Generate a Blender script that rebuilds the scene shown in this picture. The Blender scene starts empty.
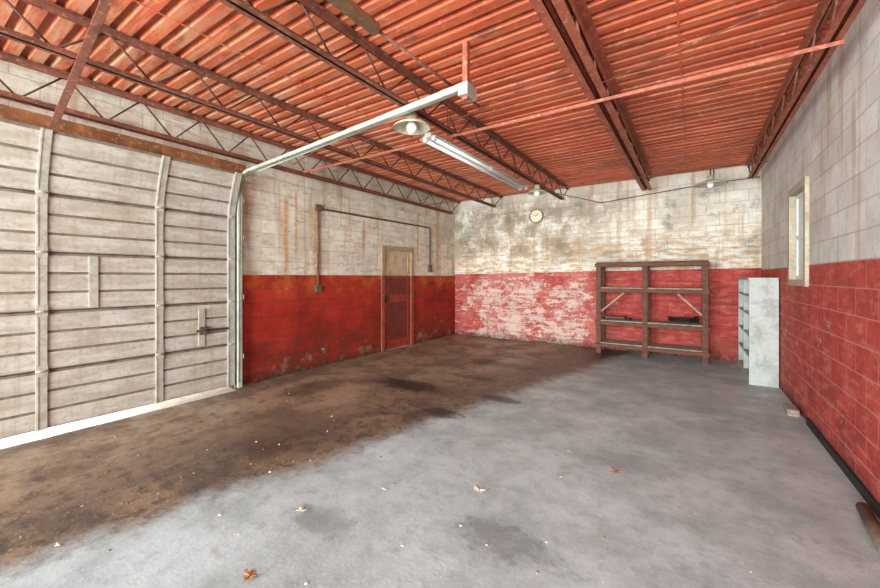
import bpy, math, random
from mathutils import Vector, Matrix
random.seed(7)
S=bpy.context.scene
try:
    S.view_settings.view_transform='Standard'
    S.view_settings.look='None'
except Exception as e: print(e)

XL,XR,YB,YF,ZC=-5.2,0.98,8.52,-1.6,3.46

def lin(r,g,b):
    f=lambda c:(c/255/12.92) if c/255<=0.04045 else ((c/255+0.055)/1.055)**2.4
    return (f(r),f(g),f(b),1)

# ---------------- node helpers
class NT:
    def __init__(s,name):
        s.m=bpy.data.materials.new(name); s.m.use_nodes=True
        s.t=s.m.node_tree; s.n=s.t.nodes; s.l=s.t.links
        s.b=s.n['Principled BSDF']
        s.tc=s.n.new('ShaderNodeTexCoord').outputs['Object']
    def put(s,inp,v):
        if isinstance(v,bpy.types.NodeSocket): s.l.new(v,inp)
        elif v is not None: inp.default_value=v
    def math(s,op,a,b=None,clamp=False):
        n=s.n.new('ShaderNodeMath'); n.operation=op; n.use_clamp=clamp
        s.put(n.inputs[0],a); s.put(n.inputs[1],b); return n.outputs[0]
    def mul(s,*a):
        r=a[0]
        for q in a[1:]: r=s.math('MULTIPLY',r,q)
        return r
    def mix(s,f,a,b,mode='MIX'):
        n=s.n.new('ShaderNodeMix'); n.data_type='RGBA'; n.blend_type=mode
        s.put(n.inputs[0],f); s.put(n.inputs[6],a); s.put(n.inputs[7],b); return n.outputs[2]
    def noise(s,vec,scale,detail=4,rough=.6,dist=0):
        n=s.n.new('ShaderNodeTexNoise'); s.put(n.inputs['Vector'],vec)
        n.inputs['Scale'].default_value=scale; n.inputs['Detail'].default_value=detail
        n.inputs['Roughness'].default_value=rough; n.inputs['Distortion'].default_value=dist
        return n.outputs['Fac']
    def step(s,v,a,b,lo=0,hi=1):
        n=s.n.new('ShaderNodeMapRange'); n.interpolation_type='SMOOTHSTEP'
        s.put(n.inputs[0],v); s.put(n.inputs[1],a); s.put(n.inputs[2],b); s.put(n.inputs[3],lo); s.put(n.inputs[4],hi)
        return n.outputs[0]
    def sep(s,vec=None):
        n=s.n.new('ShaderNodeSeparateXYZ'); s.put(n.inputs[0],vec or s.tc); return n.outputs
    def comb(s,x=0,y=0,z=0):
        n=s.n.new('ShaderNodeCombineXYZ'); s.put(n.inputs[0],x); s.put(n.inputs[1],y); s.put(n.inputs[2],z); return n.outputs[0]
    def scale(s,sx,sy,sz,off=(0,0,0)):
        n=s.n.new('ShaderNodeMapping'); s.put(n.inputs[0],s.tc); n.inputs[3].default_value=(sx,sy,sz); n.inputs[1].default_value=off
        return n.outputs[0]
    def bump(s,h,st=.3,d=.01):
        n=s.n.new('ShaderNodeBump'); n.inputs['Strength'].default_value=st; n.inputs['Distance'].default_value=d
        s.put(n.inputs['Height'],h); s.l.new(n.outputs[0],s.b.inputs['Normal'])
    def fin(s,col,rough=.8,metal=0,spec=.3):
        s.put(s.b.inputs['Base Color'],col); s.put(s.b.inputs['Roughness'],rough); s.put(s.b.inputs['Metallic'],metal)
        s.b.inputs['Specular IOR Level'].default_value=spec
        return s.m

def worn(name,base,dark,light=None,scale=6,amt=.6,rough=.7,metal=0,stretch=(1,1,1),spec=.3):
    k=NT(name); v=k.scale(*stretch)
    n1=k.noise(v,scale,6,.65); n2=k.noise(v,scale*5,4,.7)
    c=k.mix(k.mul(k.step(n1,.42,.66),amt),lin(*base),lin(*dark))
    if light: c=k.mix(k.mul(k.step(n2,.52,.68),.7),c,lin(*light))
    k.bump(n2,.25,.004)
    return k.fin(c,rough,metal,spec)

def wall_mat(name,ax,zoff,zl,zs,white,white2,red,red2,peel,stain,shift=0,kind='left'):
    k=NT(name); o=k.sep(); u=o[ax]; z=o[2]
    bv=k.comb(k.math('ADD',u,20+shift),k.math('ADD',z,zoff),0)
    br=k.n.new('ShaderNodeTexBrick'); k.put(br.inputs['Vector'],bv)
    br.inputs['Scale'].default_value=1; br.inputs['Mortar Size'].default_value=.006; br.inputs['Mortar Smooth'].default_value=.3
    br.inputs['Brick Width'].default_value=.406; br.inputs['Row Height'].default_value=.203
    br.inputs['Color1'].default_value=(.86,.86,.86,1); br.inputs['Color2'].default_value=(1,1,1,1); br.inputs['Mortar'].default_value=(1,1,1,1)
    br.offset=.5
    mort=br.outputs['Fac']
    big=k.noise(k.tc,.9,5,.62); med=k.noise(k.tc,3.2,7,.7); fine=k.noise(k.tc,22,6,.75)
    strv=k.comb(k.mul(u,7),3.3,k.mul(z,.5)); streak=k.noise(strv,1,4,.6)
    scr=k.noise(k.comb(k.mul(u,1.6),0,k.mul(z,6)),2.2,6,.7)
    # whites
    w=k.mix(k.step(med,.35,.68),lin(*white),lin(*white2))
    w=k.mix(k.mul(k.step(big,.48,.7),stain),w,lin(176,162,138))
    w=k.mix(k.mul(k.step(fine,.55,.7),.45),w,lin(130,118,102))
    w=k.mix(k.mul(k.step(streak,.53,.7),.55),w,lin(184,146,100))
    if kind=='back':
        n=k.math('ADD',med,k.mul(k.math('SUBTRACT',big,.5),.8))
        band=k.mul(k.step(z,1.7,2.15),k.step(z,3.45,3.0))
        side=k.step(u,-.4,-2.6)
        f=k.mul(k.step(n,.32,.56),band,side)
        w=k.mix(k.mul(f,.72),w,lin(142,126,102))
        w=k.mix(k.mul(k.step(scr,.45,.58),k.step(z,2.9,1.9),.75),w,lin(190,150,98))
        w=k.mix(k.mul(k.step(k.noise(k.tc,1.4,6,.7),.5,.62),band,.6),w,lin(126,114,94))
        w=k.mix(k.mul(k.step(scr,.44,.34),.5),w,lin(246,244,238))
    if kind=='left':
        for (yc,wd,zt,zb) in [(3.55,.035,2.75,1.45),(3.72,.02,2.9,1.7),(4.1,.05,2.7,1.3),(5.2,.02,2.6,1.9),(6.9,.03,3.0,1.7),(7.7,.06,3.2,1.7)]:
            d=k.math('ABSOLUTE',k.math('SUBTRACT',k.math('ADD',u,k.mul(k.math('SUBTRACT',med,.5),.1)),yc))
            f=k.mul(k.step(d,wd*2,0),k.step(z,zb-.2,zb+.3),k.step(z,zt,zt-.1),k.step(fine,.3,.55))
            w=k.mix(k.mul(f,.85),w,lin(206,146,72))
        w=k.mix(k.mul(k.step(scr,.5,.64),.55),w,lin(166,138,102))
    w=k.mix(k.mul(mort,.42),w,lin(136,128,114))
    # reds
    r=k.mix(k.step(med,.35,.65),lin(*red),lin(*red2))
    r=k.mix(k.mul(k.step(fine,.54,.68),.55),r,lin(96,42,34))
    nn=k.math('ADD',k.mul(med,.6),k.mul(fine,.4))
    if kind=='left':
        r=k.mix(k.mul(k.step(big,.42,.64),.7),r,lin(112,34,24))
        of=k.mul(k.step(z,1.0,1.45),k.step(med,.42,.62))
        r=k.mix(k.mul(of,.8),r,lin(208,104,46))
        base=k.mul(k.step(z,.9,.1),k.step(scr,.42,.6))
        r=k.mix(k.mul(base,.85),r,lin(92,58,40))
        r=k.mix(k.mul(k.step(z,.45,.1),k.step(med,.54,.64),.45),r,lin(170,150,126))
    if kind=='right':
        r=k.mix(k.mul(k.step(z,.9,.0),k.step(med,.4,.6),.5),r,lin(120,52,46))
        r=k.mix(k.mul(k.step(scr,.48,.64),.5),r,lin(214,136,126))
    if kind=='back':
        r=k.mix(k.mul(k.step(scr,.46,.62),.5),r,lin(206,122,108))
        r=k.mix(k.mul(k.step(k.noise(k.tc,1.8,6,.7),.5,.62),.5),r,lin(134,50,42))
        pw=k.mul(k.step(u,-1.0,-2.3),k.step(u,-5.3,-4.2,.55,1))
        mixn=k.math('ADD',k.mul(scr,.35),k.mul(nn,.65))
        pwv=k.mul(pw,k.step(z,1.72,1.1,.5,1))
        th=k.math('SUBTRACT',.60,k.mul(pwv,.115))
        pm=k.step(k.math('SUBTRACT',mixn,th),-.02,.05)
        r=k.mix(k.mul(pw,k.step(k.noise(k.tc,2.2,6,.7),.38,.58),.5),r,lin(204,140,128))
        r=k.mix(k.mul(k.step(z,.55,.0),k.step(med,.4,.6),.6),r,lin(140,84,66))
    else:
        pm=k.step(nn,peel,peel+.03)
    r=k.mix(k.mul(pm,.75),r,lin(222,204,190))
    r=k.mix(k.mul(mort,.45),r,lin(96,40,38) if kind!='right' else lin(214,160,152))
    zb=k.math('ADD',zl,k.mul(u,zs))
    zz=k.math('ADD',z,k.mul(k.math('SUBTRACT',fine,.5),.03))
    mask=k.step(k.math('SUBTRACT',zz,zb),.006,-.006)
    c=k.mix(mask,w,r)
    c=k.mix(1,c,br.outputs['Color'],'MULTIPLY')
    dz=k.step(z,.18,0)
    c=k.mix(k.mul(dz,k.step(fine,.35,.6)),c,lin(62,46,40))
    h=k.math('ADD',k.mul(mort,-1),k.mul(fine,.6))
    k.bump(h,.6,.008)
    return k.fin(c,.72,0,.25)

M={}
M['wl']=wall_mat('block_wall_left_paint',1,.0+.094,1.53,0,(242,238,224),(222,212,192),(186,56,40),(160,42,32),.61,.5,kind='left')
M['wb']=wall_mat('block_wall_back_paint',0,.0,1.645,.014,(242,240,228),(224,214,194),(186,72,62),(164,56,50),.6,.4,shift=.1,kind='back')
M['wr']=wall_mat('block_wall_right_paint',1,.0,1.62,0,(228,228,222),(208,206,198),(196,82,70),(172,64,56),.6,.35,shift=.2,kind='right')

# floor
k=NT('stained_shaded_concrete'); o=k.sep(); x,y=o[0],o[1]
big=k.noise(k.tc,.55,6,.6); med=k.noise(k.tc,1.7,8,.66); fine=k.noise(k.tc,9,8,.72); sp=k.noise(k.tc,45,3,.7)
c=k.mix(k.step(med,.34,.66),lin(188,202,204),lin(156,168,168))
c=k.mix(k.mul(k.step(fine,.48,.66),.4),c,lin(126,130,128))
c=k.mix(k.mul(k.step(big,.5,.66),.3),c,lin(136,142,138))
c=k.mix(k.mul(k.step(sp,.6,.7),.45),c,lin(226,232,228))
line=k.math('ADD',-3.0,k.mul(y,.24))  # straight edge of a jamb shadow, painted in together with the brown stain
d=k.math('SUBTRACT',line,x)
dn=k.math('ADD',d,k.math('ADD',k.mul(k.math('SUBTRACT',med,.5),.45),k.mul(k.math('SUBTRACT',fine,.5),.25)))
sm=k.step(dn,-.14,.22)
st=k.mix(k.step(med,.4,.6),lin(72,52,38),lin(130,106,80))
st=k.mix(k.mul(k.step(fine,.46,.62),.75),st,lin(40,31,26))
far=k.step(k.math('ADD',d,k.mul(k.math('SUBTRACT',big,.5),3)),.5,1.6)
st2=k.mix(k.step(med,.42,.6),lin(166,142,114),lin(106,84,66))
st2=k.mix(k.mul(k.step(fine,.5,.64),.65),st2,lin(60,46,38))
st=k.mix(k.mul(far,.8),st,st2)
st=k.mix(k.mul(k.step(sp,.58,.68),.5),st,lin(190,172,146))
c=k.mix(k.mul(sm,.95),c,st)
for (px,py,rx,ry,a) in [(-3.3,4.15,.6,.26,1),(-1.9,1.55,.25,.14,.35),(-.9,2.0,.3,.16,.4),(-2.3,3.5,.28,.14,.85),(-.4,3.4,.35,.18,.3),(-3.4,2.2,.7,.6,.35),(-2.0,4.3,.3,.12,.7),(.1,5.2,.5,.15,.25),(-1.3,6.2,.5,.15,.3),(-2.9,6.0,.9,.25,.6),(-.2,1.4,.2,.15,.25),(-4.3,3.3,.3,.5,.6),(-2.75,5.0,.4,.12,.7)]:
    dx=k.math('DIVIDE',k.math('SUBTRACT',x,px),rx); dy=k.math('DIVIDE',k.math('SUBTRACT',y,py),ry)
    q=k.math('ADD',k.math('ADD',k.mul(dx,dx),k.mul(dy,dy)),k.mul(k.math('SUBTRACT',fine,.5),5))
    c=k.mix(k.mul(k.step(q,1.2,.2),a),c,lin(44,37,33))
k.bump(k.math('ADD',fine,k.mul(sp,.4)),.4,.008)
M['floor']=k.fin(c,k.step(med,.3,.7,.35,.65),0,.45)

# deck
k=NT('rusty_red_shaded_deck'); v=k.scale(.5,5,1); a=k.noise(v,1.2,6,.6); g=k.noise(k.tc,14,5,.7); bg=k.noise(k.tc,.8,4,.6)
o=k.sep()
c=k.mix(k.step(a,.38,.62),lin(222,116,78),lin(194,88,58))
c=k.mix(k.mul(k.step(k.noise(k.scale(.4,9,1),1.5,5,.65),.52,.66),.5),c,lin(236,164,124))
c=k.mix(k.mul(k.step(bg,.46,.62),.4),c,lin(160,84,54))
c=k.mix(k.mul(k.step(g,.56,.68),.4),c,lin(232,188,152))
c=k.mix(k.mul(k.step(k.noise(k.scale(1.5,4,1,(5,3,0)),1.5,6,.7),.55,.67),.65),c,lin(112,66,46))
lf=k.step(o[0],-1.8,-4)
c=k.mix(k.mul(lf,k.step(k.noise(k.scale(.7,5,1,(1,9,0)),2,6,.7),.42,.62),.75),c,lin(212,164,128))
c=k.mix(k.mul(k.step(o[2],ZC+.012,ZC+.035),.45),c,lin(122,56,40))  # shadow lines inside the flutes, painted as a darker tone
k.bump(g,.2,.003); M['deck']=k.fin(c,.6,0,.3)
M['roof']=worn('roof_membrane',(90,90,90),(60,60,60))
M['joist']=worn('joist_red_steel',(170,94,72),(120,62,48),(206,146,118),5,.7,.6,spec=.4)
M['joistd']=worn('joist_brown_steel',(132,80,62),(86,54,44),(182,134,110),5,.7,.6,spec=.4)
M['web']=worn('web_rod_steel',(84,56,46),(52,38,32),None,8,.7,.6)
k=NT('aged_white_door_panel'); o=k.sep()
a=k.noise(k.scale(1,.8,4),3,6,.7); f=k.noise(k.tc,24,5,.7); st_=k.noise(k.scale(1,9,.5),1.2,4,.6)
c=k.mix(k.step(a,.36,.62),lin(188,182,172),lin(166,156,142))
c=k.mix(k.mul(k.step(f,.5,.66),.4),c,lin(128,114,98))
c=k.mix(k.mul(k.step(st_,.5,.66),.3),c,lin(146,126,100))
zz=k.math('FRACT',k.math('DIVIDE',k.math('SUBTRACT',o[2],.05),.562))
dd=k.math('ABSOLUTE',k.math('SUBTRACT',zz,.5))
c=k.mix(k.mul(k.step(dd,.44,.5),.55),c,lin(92,80,68))
k.bump(f,.2,.003); M['gdoor']=k.fin(c,.6,0,.3)
M['groove']=worn('door_groove_dark',(128,118,104),(92,82,70),None,8,.8)  # darker tone for the narrow groove faces
M['galv']=worn('galvanized_steel',(176,172,160),(134,126,112),(192,186,172),9,.6,.5,.1)
M['galvw']=worn('painted_track',(176,182,168),(132,132,116),None,7,.6,.5,.1)
M['lintel']=worn('rusty_lintel',(140,90,56),(84,54,38),(190,140,96),4,.7)
M['wood']=worn('old_shelf_wood',(108,70,54),(64,46,38),(150,112,88),7,.7,.75,stretch=(1,4,4))
M['woodg']=worn('grey_shelf_board',(164,152,138),(106,92,78),(194,184,170),8,.7,.8,stretch=(1,5,1))
M['cab']=worn('pale_cabinet_paint',(184,192,186),(140,142,130),(206,210,202),5,.65,.6)
M['cabin']=worn('cabinet_inner',(172,178,172),(116,118,112),None,5,.6,.7)
M['frame']=worn('tan_wood_frame',(176,152,120),(128,104,78),(204,188,158),8,.6)
M['framer']=worn('door_frame_red_brown',(150,72,54),(104,48,38),(190,140,110),8,.6)
M['framew']=worn('window_frame_paint',(184,172,148),(142,126,104),(210,202,186),8,.6)
M['dark']=worn('dark_metal',(60,54,50),(34,30,28),None,10,.5)
M['conduit']=worn('conduit_steel',(112,94,80),(78,60,50),None,10,.6,.5,.2)
M['enamel']=worn('enamel_shade',(196,196,170),(146,132,106),None,10,.5,.35)
M['white']=worn('fixture_white',(236,236,230),(206,202,192),None,6,.4,.4)
M['doorr']=worn('door_red_paint',(160,58,44),(106,40,32),(196,110,84),6,.7,.5)
M['doord']=worn('door_dark_red_panel',(116,48,38),(76,36,30),(156,92,74),8,.6,.5)
M['doorw']=worn('door_cream_paint',(204,182,150),(164,136,104),None,6,.7,.5)
M['clockface']=worn('clock_face',(238,228,200),(216,200,164),None,12,.5,.4)
M['brass']=worn('clock_rim',(150,124,84),(104,84,56),None,12,.5,.4,.2)
M['leaf']=worn('dry_leaf',(164,112,74),(108,72,48),(196,150,104),20,.7)
M['pale']=worn('pale_leaf',(206,196,180),(160,146,124),None,20,.6)
M['rubber']=worn('black_rubber',(40,38,36),(24,22,22),None,10,.5,.6)
M['ground']=worn('outdoor_concrete',(216,214,208),(190,188,180),None,2,.5,.9)
M['tube']=worn('fluorescent_tube',(244,246,244),(232,234,230),None,3,.2,.25)
k=NT('frosted_glass'); k.b.inputs['Transmission Weight'].default_value=.85
M['glass']=k.fin(lin(232,238,238),.35,0,.5)

# ---------------- mesh builder
class B:
    def __init__(s,name): s.name=name; s.v=[]; s.f=[]; s.mi=[]; s.mats=[]; s.sm=[]
    def m(s,key):
        if key not in s.mats: s.mats.append(key)
        return s.mats.index(key)
    def face(s,pts,mat,smooth=False):
        i=len(s.v); s.v+= [tuple(p) for p in pts]; s.f.append(list(range(i,i+len(pts)))); s.mi.append(s.m(mat)); s.sm.append(smooth)
    def box(s,x0,x1,y0,y1,z0,z1,mat,M4=None):
        if x0>x1:x0,x1=x1,x0
        if y0>y1:y0,y1=y1,y0
        if z0>z1:z0,z1=z1,z0
        i=len(s.v); P=[(x,y,z) for x in (x0,x1) for y in (y0,y1) for z in (z0,z1)]
        if M4 is not None: P=[tuple(M4@Vector(p)) for p in P]
        s.v+=P
        for q in [(0,1,3,2),(4,6,7,5),(0,4,5,1),(2,3,7,6),(0,2,6,4),(1,5,7,3)]:
            s.f.append([i+j for j in q]); s.mi.append(s.m(mat)); s.sm.append(False)
        return s
    def beam(s,p,q,w,h,mat,up=(0,0,1)):
        p,q=Vector(p),Vector(q); d=q-p; L=d.length; d.normalize(); up=Vector(up)
        if abs(d.dot(up))>.99: up=Vector((0,1,0))
        sx=d.cross(up).normalized(); uz=sx.cross(d)
        R=Matrix((sx,d,uz)).transposed().to_4x4(); R.translation=p
        return s.box(-w/2,w/2,0,L,-h/2,h/2,mat,R)
    def tube(s,pts,r,mat,n=10,cap=True):
        pts=[Vector(p) for p in pts]; rings=[]
        r=r if isinstance(r,(list,tuple)) else [r]*len(pts)
        ref=None
        for i,p in enumerate(pts):
            d=(pts[min(i+1,len(pts)-1)]-pts[max(i-1,0)]).normalized()
            a=Vector((0,0,1)) if abs(d.z)<.9 else Vector((1,0,0))
            if ref is None: ref=d.cross(a).normalized()
            ref=(ref-d*ref.dot(d)); ref=ref.normalized() if ref.length>1e-4 else d.cross(a).normalized()
            c=d.cross(ref); base=len(s.v)
            for j in range(n):
                t=2*math.pi*j/n; s.v.append(tuple(p+(ref*math.cos(t)+c*math.sin(t))*r[i]))
            rings.append(base)
        for a,b in zip(rings,rings[1:]):
            for j in range(n):
                s.f.append([a+j,a+(j+1)%n,b+(j+1)%n,b+j]); s.mi.append(s.m(mat)); s.sm.append(True)
        if cap:
            s.f.append([rings[0]+j for j in range(n)][::-1]); s.mi.append(s.m(mat)); s.sm.append(False)
            s.f.append([rings[-1]+j for j in range(n)]); s.mi.append(s.m(mat)); s.sm.append(False)
        return s
    def lathe(s,c,prof,mat,n=32,axis='z'):
        rings=[]
        for (r,h) in prof:
            base=len(s.v)
            for j in range(n):
                t=2*math.pi*j/n; a,b=r*math.cos(t),r*math.sin(t)
                p=(a,b,h) if axis=='z' else (a,h,b)
                s.v.append((c[0]+p[0],c[1]+p[1],c[2]+p[2]))
            rings.append(base)
        for a,b in zip(rings,rings[1:]):
            for j in range(n):
                s.f.append([a+j,a+(j+1)%n,b+(j+1)%n,b+j]); s.mi.append(s.m(mat)); s.sm.append(True)
        return s
    def done(s,bevel=0,recenter=False):
        me=bpy.data.meshes.new(s.name)
        off=Vector((0,0,0))
        if recenter:
            n=len(s.v); off=Vector((sum(p[0] for p in s.v)/n,sum(p[1] for p in s.v)/n,min(p[2] for p in s.v)))
        me.from_pydata([tuple(Vector(p)-off) for p in s.v],[],s.f)
        for k_ in s.mats: me.materials.append(M[k_])
        for p,mi,sm in zip(me.polygons,s.mi,s.sm): p.material_index=mi; p.use_smooth=sm
        me.update(); ob=bpy.data.objects.new(s.name,me); ob.location=off; S.collection.objects.link(ob)
        if bevel:
            b=ob.modifiers.new('bevel','BEVEL'); b.width=bevel; b.segments=2; b.limit_method='ANGLE'
        return ob

# ---------------- shell
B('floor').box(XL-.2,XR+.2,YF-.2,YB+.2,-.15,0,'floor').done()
T=.2; ZT=3.6
B('wall_back').box(XL-T,XR+T,YB,YB+T,0,ZT,'wb').done()
w=B('wall_left')
GY0,GY1,GZ=-.45,2.735,2.86
w.box(XL-T,XL,YF,GY0,0,ZT,'wl').box(XL-T,XL,GY0,GY1,GZ,ZT,'wl').box(XL-T,XL,GY1,5.68,0,ZT,'wl')
w.box(XL-T,XL,5.68,6.72,2.14,ZT,'wl').box(XL-T,XL,6.72,YB,0,ZT,'wl').done()
WY0,WY1,WZ0,WZ1=5.29,6.14,1.40,2.53
w=B('wall_right')
w.box(XR,XR+T,YF,WY0,0,ZT,'wr').box(XR,XR+T,WY0,WY1,0,WZ0,'wr').box(XR,XR+T,WY0,WY1,WZ1,ZT,'wr').box(XR,XR+T,WY1,YB,0,ZT,'wr').done()
g=B('outside_ground').box(-30,XL-.2,-30,30,-.4,-.02,'ground').box(XL-.2,XR+.2,-30,YF-.2,-.4,-.02,'ground').box(XR+.2,30,-30,30,-.4,-.02,'ground').done()

# ceiling deck
c=B('ceiling'); p=.15; y=YF; prof=[]
while y<YB+.01:
    prof+=[(y,ZC),(y+.085,ZC),(y+.1,ZC+.04),(y+.135,ZC+.04)]; y+=p
prof=[q for q in prof if q[0]<=YB]+[(YB,ZC)]
for (a,za),(b_,zb) in zip(prof,prof[1:]):
    c.face([(XL,a,za),(XL,b_,zb),(XR,b_,zb),(XR,a,za)],'deck')
c.box(XL-T,XR+T,YF-T,YB+T,ZT,ZT+.1,'roof')
for xs in (-3.3,-.1):
    c.box(xs,xs+.012,YF,YB,ZC-.006,ZC-.001,'deck')
c.done()

# joists
def joist(X,zb,mat,leg=.04,th=.006,gap=.014,y1=YB-.03,pitch=.61,rod=.009,ph=0):
    j=B('ceiling_joist'); zt=ZC-.008; y0=YF+.02; yb=y1-.38
    for s in (-1,1):
        a=s*gap/2
        j.box(X+a,X+a+s*leg,y0,y1,zt-th,zt,mat); j.box(X+a,X+a+s*th,y0,y1,zt-leg,zt,mat)
        j.box(X+a,X+a+s*leg,y0,yb,zb,zb+th,mat); j.box(X+a,X+a+s*th,y0,yb,zb,zb+leg,mat)
    y=yb-.05; up=False; pts=[(X,y1-.04,zt-.03),(X,y,zb+.02)]
    while y>y0+.3:
        y-=pitch/2; up=not up
        pts.append((X,y,zt-.02 if up else zb+.02))
    for a,b_ in zip(pts,pts[1:]): j.tube([a,b_],rod,'web' if mat!='joist' else 'joistd',6)
    return j.done()
joist(.80,3.13,'joist',.045)
joist(-.72,3.13,'joist',.07,.008,.03,rod=.011)
joist(-2.28,3.13,'joistd',.045)
joist(-3.85,3.13,'joistd',.045)
joist(-5.03,3.08,'joistd',.05)

B('joist_bridging').box(-4.98,.86,3.69,3.72,3.118,3.124,'joist').box(-4.98,.86,3.69,3.696,3.095,3.118,'joist').done()
B('joist_bridging').tube([(-4.98,6.9,3.11),(.86,6.9,3.11)],.009,'joistd',8).done()
for yy in (3.5,6.7):
    b=B('joist_cross_bracing'); xs=[.8,-.72,-2.28,-3.85,-5.03]
    for a,b_ in zip(xs,xs[1:]): b.tube([(a-.05,yy,3.42),(b_+.05,yy,3.17)],.007,'joistd',6)
    b.done()

# ---------------- garage door
GD=B('garage_door'); X0=-5.16; H=2.86; n=5; ZB=.05; sh=(H-ZB)/n; yA,yB_=-.5,2.715
def xoff(z):
    zt=H-.62
    return 0 if z<zt else ((z-zt)/.62)**1.5*.20
pr=[]
for i in range(n):
    z0=ZB+i*sh
    pr+=[(z0,.0,0),(z0+.006,.034,1)]
    sub=3
    for q in range(sub):
        a=z0+.006+(sh-.012)*q/sub; b_=z0+.006+(sh-.012)*(q+1)/sub
        pr+=[(a+.003,.034,0),(b_-.022,.032,1),(b_-.018,.022,1),(b_-.004,.022,1)]
    pr+=[(z0+sh-.002,.034,0)]
pr.append((H,.0,0))
for (a,xa,_),(b_,xb,g_) in zip(pr,pr[1:]):
    mt='groove' if abs(b_-a)<.015 else 'gdoor'
    b2=max(b_,a+.0005)
    GD.face([(X0+xa+xoff(a),yA,a),(X0+xa+xoff(a),yB_,a),(X0+xb+xoff(b2),yB_,b2),(X0+xb+xoff(b2),yA,b2)],mt)
    GD.face([(X0-.02+xoff(a),yA,a),(X0-.02+xoff(b2),yA,b2),(X0-.02+xoff(b2),yB_,b2),(X0-.02+xoff(a),yB_,a)],'gdoor')
    GD.face([(X0-.02+xoff(a),yB_,a),(X0-.02+xoff(b2),yB_,b2),(X0+xb+xoff(b2),yB_,b2),(X0+xa+xoff(a),yB_,a)],'gdoor')
for yc in (-.05,.9,1.85,2.665):
    wd=.075 if yc<2.6 else .09
    for i in range(n):
        z0=ZB+i*sh; segs=4
        for s_ in range(segs):
            a=z0+.004+(sh-.008)*s_/segs; b_=z0+.004+(sh-.008)*(s_+1)/segs
            GD.beam((X0+.042+xoff(a),yc,a),(X0+.042+xoff(b_),yc,b_),wd,.018,'galv',up=(1,0,0))
            GD.beam((X0+.053+xoff(a),yc-wd*.35,a),(X0+.053+xoff(b_),yc-wd*.35,b_),.008,.008,'galv',up=(1,0,0))
        if i:
            GD.box(X0+.05+xoff(z0),X0+.06+xoff(z0),yc-.04,yc+.04,z0-.05,z0+.05,'galv')
            GD.tube([(X0+.066+xoff(z0),yc-.045,z0),(X0+.066+xoff(z0),yc+.045,z0)],.009,'galv',8)
GD.box(X0+.03,X0+.05,1.24,1.31,1.19,1.71,'galv')
GD.box(X0+.03,X0+.05,2.27,2.34,.64,1.10,'galv')
GD.box(X0+.05,X0+.07,2.24,2.62,.815,.84,'dark'); GD.box(X0+.05,X0+.08,2.27,2.35,.78,.88,'conduit')
GD.tube([(X0+.09,2.31,.83),(X0+.13,2.31,.83),(X0+.14,2.31,.91)],.008,'dark',8)
GD.done()
B('trim_garage_lintel').box(XL+.002,XL+.14,-.7,2.84,2.90,3.02,'lintel').done()
B('trim_garage_jamb').box(XL+.001,XL+.03,2.75,2.84,0,2.9,'galvw').done()

TR=B('garage_door_track')
pts=[(-5.06,2.76,.02),(-5.06,2.76,2.66)]
for i in range(1,9):
    t=i/8*math.radians(86); pts.append((-5.06+.22*(1-math.cos(t)),2.76,2.66+.22*math.sin(t)))
pts.append((-1.58,2.76,3.07))
for a,b_ in zip(pts,pts[1:]):
    va=Vector(b_)-Vector(a); va.normalize(); a2=Vector(a)-va*.004
    TR.beam(a2,b_,.05,.012,'galvw',up=(0,0,1) if abs(va.z)<.7 else (1,0,0))
    nrm=va.cross(Vector((0,1,0)))
    for s in (-1,1):
        TR.beam(a2+Vector((0,s*.024,0))+nrm*.015,Vector(b_)+Vector((0,s*.024,0))+nrm*.015,.006,.036,'galvw',up=(0,0,1) if abs(va.z)<.7 else (1,0,0))
TR.beam((-4.7,2.80,2.91),(-1.56,2.80,3.12),.006,.085,'galvw'); TR.beam((-4.7,2.83,2.95),(-1.56,2.83,3.16),.06,.006,'galvw')
TR.box(-1.60,-1.555,2.74,2.785,2.98,3.452,'joist'); TR.box(-1.62,-1.53,2.70,2.86,3.0,3.1,'galv')
for z in (.4,1.2,2.0,2.5): TR.box(XL+.031,-5.05,2.80,2.806,z,z+.06,'galv')
TR.tube([(-5.05,2.735,.1),(-5.0,2.735,2.7),(-4.8,2.735,2.88)],.004,'dark',6)
TR.done()
B('track_hanger_bar').beam((-4.9,.93,2.86),(-2.7,.79,3.26),.05,.008,'joistd').beam((-4.9,.955,2.88),(-2.7,.815,3.28),.006,.045,'joistd').done()
B('door_spring_shaft').tube([(-1.81,0.2,3.2),(-1.81,1.92,3.2)],.045,'frame',14).tube([(-1.81,1.9,3.2),(-1.81,3.45,3.235)],.013,'joistd',8).box(-1.83,-1.79,.6,.64,3.2,3.452,'joistd').done()

# ---------------- entry door
D=B('door_1'); x=XL
for (z0,z1,fm) in ((0,1.53,'framer'),(1.53,2.138,'frame')):
    D.box(x-.06,x+.03,5.682,5.77,z0,z1,fm).box(x-.06,x+.03,6.63,6.718,z0,z1,fm)
D.box(x-.06,x+.03,5.77,6.63,2.05,2.138,'frame')
D.box(x-.05,x-.01,5.77,6.63,.01,1.53,'doorr').box(x-.05,x-.01,5.77,6.63,1.53,2.05,'doorw')
for (a,b_,c0,c1,m) in [(5.87,6.53,1.12,1.48,'doord'),(5.87,6.53,.2,.98,'doord'),(5.87,6.53,1.60,1.96,'doorw')]:
    D.box(x-.012,x-.004,a,b_,c0,c1,m)
    for q in ((a-.02,a,c0-.02,c1+.02),(b_,b_+.02,c0-.02,c1+.02)): D.box(x-.012,x+.006,*q,'doorr' if c1<1.55 else 'doorw')
    for q in ((c0-.02,c0),(c1,c1+.02)): D.box(x-.012,x+.006,a,b_,*q,'doorr' if c1<1.55 else 'doorw')
D.box(x-.01,x+.012,5.80,5.86,.98,1.12,'dark')
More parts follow.
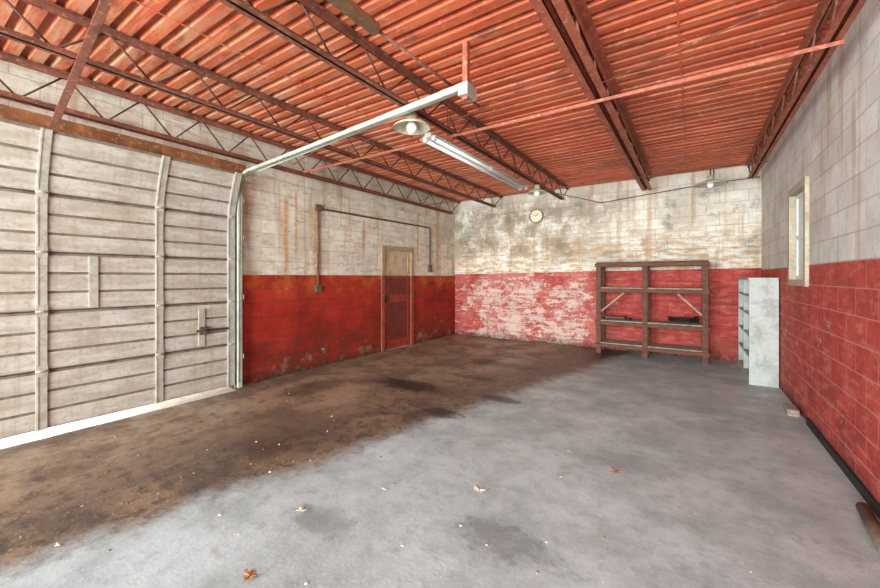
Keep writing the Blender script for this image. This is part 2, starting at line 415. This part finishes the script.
D.tube([(x+.0,5.83,1.05),(x+.04,5.83,1.05),(x+.05,5.83,1.05),(x+.065,5.83,1.05),(x+.075,5.83,1.05)],[.012,.015,.026,.026,.012],'dark',12)
D.done()

# ---------------- window
W=B('window_1'); x=XR
W.box(x-.03,x+.1,5.292,5.37,1.402,2.528,'framew').box(x-.03,x+.1,6.06,6.138,1.402,2.528,'framew').box(x-.03,x+.1,5.37,6.06,2.45,2.528,'framew').box(x-.03,x+.1,5.37,6.06,1.402,1.47,'framew')
W.box(x+.03,x+.07,5.37,5.41,1.47,2.45,'white').box(x+.03,x+.07,6.02,6.06,1.47,2.45,'white').box(x+.03,x+.07,5.41,6.02,1.93,1.98,'white').box(x+.03,x+.07,5.41,6.02,1.47,1.51,'white').box(x+.03,x+.07,5.41,6.02,2.41,2.45,'white')
W.box(x+.045,x+.052,5.41,6.02,1.51,2.41,'glass').done()

# ---------------- shelving rack
R=B('wooden_shelving_rack'); x0,x1,y0,y1=-1.60,.22,7.98,8.44
for xp in (x0,-.79,x1-.09):
    for yp in (y0,y1-.05): R.box(xp,xp+.09,yp,yp+.05,0,1.76 if xp!=-.79 else 1.78,'wood')
for z,m in ((1.70,'wood'),(1.21,'wood'),(.57,'wood'),(.13,'wood')):
    R.box(x0-.02,x1+.02,y0-.025,y0-.001,z,z+.065,m); R.box(x0,x1,y1,y1+.02,z,z+.065,m)
    R.box(x0-.02,x0-.001,y0-.0,y1,z,z+.065,m); R.box(x1+.001,x1+.02,y0,y1,z,z+.065,m)
    for q in range(3):
        ya=y0+.001+q*(y1-y0)/3; R.box(x0,x1,ya,ya+(y1-y0)/3-.012,z+.067,z+.09,'woodg' if z<1.6 else 'wood')
R.beam((x0+.06,y0+.07,.80),(x0+.5,y0+.07,1.20),.03,.08,'frame',up=(0,1,0))
R.beam((x1-.06,y0+.07,.80),(x1-.45,y0+.07,1.20),.03,.08,'frame',up=(0,1,0))
R.done(.003)
pts=[]
for i in range(60):
    t=i/60*4.3*math.pi; r=.16+.015*math.sin(3*t); pts.append((-.15+r*1.35*math.cos(t),8.2+r*math.sin(t),.685+.009*i/6+.008*math.sin(5*t)))
B('coiled_hose').tube(pts,.016,'rubber',8).done()
B('scrap_board').box(-1.5,-1.0,8.05,8.3,.662,.69,'dark').box(-1.45,-1.1,8.08,8.28,.69,.73,'wood').done()

# ---------------- cabinet
C=B('open_storage_cabinet'); a0,a1,b0,b1,hz=.65,.965,6.80,8.30,1.46
C.box(a0,a1,b0,b0+.03,0,hz,'cab').box(a0,a1,b1-.03,b1,0,hz,'cab').box(a1-.02,a1,b0+.03,b1-.03,0,hz,'cabin')
C.box(a0-.01,a1,b0-.01,b1+.01,hz,hz+.03,'cab')
for z in (.06,.36,.66,.96,1.22): C.box(a0+.005,a1-.02,b0+.03,b1-.03,z,z+.025,'cab')
C.box(a0+.004,a1-.02,b0+.75,b0+.775,.085,hz,'cab')
C.box(a0+.002,a0+.02,b0+.03,b1-.03,0,.06,'cab')
C.done(.003)

# ---------------- clock
K=B('wall_clock'); cx,cz=-3.0,2.90
K.lathe((cx,YB,cz),[(.165,-.002),(.165,-.05),(.155,-.06),(.145,-.05),(.143,-.035)],'brass',36,'y')
K.lathe((cx,YB,cz),[(.144,-.034),(.001,-.034)],'clockface',36,'y')
for i in range(12):
    t=i*math.pi/6; K.beam((cx+.115*math.sin(t),YB-.037,cz+.115*math.cos(t)),(cx+.135*math.sin(t),YB-.037,cz+.135*math.cos(t)),.008,.003,'dark',up=(0,1,0))
K.beam((cx,YB-.04,cz),(cx+.05,YB-.04,cz+.06),.012,.003,'dark',up=(0,1,0)); K.beam((cx,YB-.042,cz),(cx-.09,YB-.042,cz+.05),.008,.003,'dark',up=(0,1,0))
K.done()

# ---------------- fluorescent fixture
F=B('fluorescent_light_fixture'); fx,f0,f1,fz=-2.41,3.38,6.2,3.0
F.box(fx-.04,fx+.04,f0,f1,fz+.03,fz+.075,'white')
for s in (-1,1):
    F.face([(fx+s*.035,f0,fz+.06),(fx+s*.12,f0,fz+.02),(fx+s*.12,f1,fz+.02),(fx+s*.035,f1,fz+.06)],'white')
    F.tube([(fx+s*.055,f0+.05,fz+.012),(fx+s*.055,f1-.05,fz+.012)],.019,'tube',10)
    for yy in (f0+.02,(f0+f1)/2,f1-.05): F.box(fx+s*.055-.02,fx+s*.055+.02,yy,yy+.03,fz-.01,fz+.04,'white')
for yy in (f0+.4,f1-.4): F.tube([(fx+.05,yy,fz+.07),(fx+.085,yy,3.125)],.004,'dark',6); F.tube([(fx,yy,fz+.07),(fx,yy,3.452)],.004,'dark',6)
F.done()

def lamp(x,y,z,r,top):
    L=B('industrial_dome_lamp')
    L.lathe((x,y,z),[(r,0),(r*1.0,.008),(r*.85,.03),(r*.55,.055),(r*.3,.075),(.05,.1),(.045,.145),(.02,.15),(.001,.15)],'enamel',32)
    L.lathe((x,y,z),[(r*.98,.002),(r*.82,.024),(r*.5,.048),(.045,.06),(.001,.06)],'enamel',32)
    L.lathe((x,y,z),[(.03,.06),(.05,.02),(.052,-.01),(.035,-.045),(.001,-.055)],'tube',16)
    L.tube(top,.011,'conduit',8); L.done()
lamp(-2.28,2.93,2.95,.18,[(-2.28,2.93,3.09),(-2.28,2.93,3.128)])
lamp(-2.28,6.50,2.97,.17,[(-2.28,6.50,3.11),(-2.28,6.50,3.128)])
lamp(.235,7.55,2.99,.23,[(.235,7.55,3.13),(.235,7.55,3.25),(.28,7.7,3.3),(.3,8.1,3.28),(.3,8.5,3.22)])

# ---------------- conduits
B('electrical_conduit').tube([(XL+.03,4.12,1.25),(XL+.03,4.12,2.60),(XL+.03,4.16,2.64),(XL+.03,7.30,2.66),(XL+.03,7.34,2.62),(XL+.03,7.34,1.75)],.018,'conduit',8)\
 .box(XL+.001,XL+.06,4.07,4.17,1.25,1.36,'conduit').box(XL+.001,XL+.06,4.07,4.17,2.6,2.7,'conduit').box(XL+.001,XL+.06,7.29,7.39,1.62,1.78,'conduit').done()
B('ceiling_wire').tube([(-2.2,7.2,3.10),(-1.6,8.46,3.05),(.25,8.47,3.2),(.95,8.47,3.22)],.008,'conduit',8).done()

# ---------------- right wall base
B('dark_gap_strip_right').box(XR-.02,XR-.001,2.2,5.3,0,.07,'rubber').done()  # added dark strip standing in for the dark gap along the wall foot
B('loose_pipe').tube([(.86,3.0,.035),(.9,3.5,.035)],.035,'conduit',14).done()
B('broken_block').box(.85,.95,5.5,5.75,0.0,.07,'woodg').done(.01)

# ---------------- leaves
def leaf(x,y,s,mat,rot):
    L=B('fallen_leaf'); n=20; pts=[]
    for i in range(n):
        t=2*math.pi*i/n; r=s*(.62+.38*abs(math.cos(2.5*t)))*(1 if i%2 else .8)
        pts.append(Vector((r*1.2*math.cos(t+rot),r*.8*math.sin(t+rot),0)))
    rim=[(x+p.x,y+p.y,.004+s*.7*(abs(p.x)/s)**2*.6) for p in pts]
    for i in range(n): L.face([(x,y,.006),rim[i],rim[(i+1)%n]],mat)
    L.tube([(x,y,.008),(x-s*1.3*math.cos(rot),y-s*1.3*math.sin(rot),.012)],.002,mat,5)
    L.done(recenter=True)
def fpos(px,py):
    d=1.5*380/(py-277); l=(px-440)/380*d
    return (-.5543*d+.8323*l, .8323*d+.5543*l)
for (px,py,s,m) in [(250,577,.042,'leaf'),(303,511,.032,'pale'),(480,491,.05,'pale'),(617,472,.04,'leaf'),(58,546,.02,'pale'),(570,452,.025,'pale'),(385,490,.02,'pale')]:
    a,b_=fpos(px,py); leaf(a,b_,s,m,random.random()*6)
G=B('floor_debris_grit')
for i in range(200):
    py=random.uniform(372,585); px=random.uniform(20,760); a,b_=fpos(px,py)
    if not(XL+.2<a<XR-.15 and b_<8): continue
    if random.random()<.8 and a>-3+.24*b_: continue
    s=random.uniform(.003,.008); M4=Matrix.Translation((a,b_,s*.4))@Matrix.Rotation(random.random()*6,4,'Z')
    G.box(-s,s,-s*.6,s*.7,-s*.38,s*.3,random.choice(['pale','leaf','woodg']),M4)
G.done()

# ---------------- lights / world
wd=bpy.data.worlds.new('World'); S.world=wd; wd.use_nodes=True
bg=wd.node_tree.nodes['Background']; bg.inputs[0].default_value=(.86,.94,1,1); bg.inputs[1].default_value=1.5
def area(name,loc,rot,sx,sy,pw,col=(1,1,1)):
    l=bpy.data.lights.new(name,'AREA'); l.shape='RECTANGLE'; l.size=sx; l.size_y=sy; l.energy=pw; l.color=col
    o=bpy.data.objects.new(name,l); o.location=loc; o.rotation_euler=rot; S.collection.objects.link(o); return o
area('open_bay_fill',(-1.6,-6.5,2.0),(math.radians(88),0,0),8,4.0,2550,(.93,.985,1))  # added area lamp behind the open front, set far back for even fill
sl=bpy.data.lights.new('sun','SUN'); sl.energy=7; sl.angle=.01; sl.color=(1,.96,.86)
so=bpy.data.objects.new('sun',sl); so.rotation_euler=(math.radians(-6),math.radians(-72),0); S.collection.objects.link(so)

cam=bpy.data.cameras.new('camera'); co=bpy.data.objects.new('camera',cam); S.collection.objects.link(co)
co.location=(0,0,1.5); co.rotation_euler=(math.radians(90),0,math.radians(33.66))
cam.sensor_width=36; cam.lens=36*380/880; cam.shift_y=-17/880; cam.clip_start=.05
S.camera=co
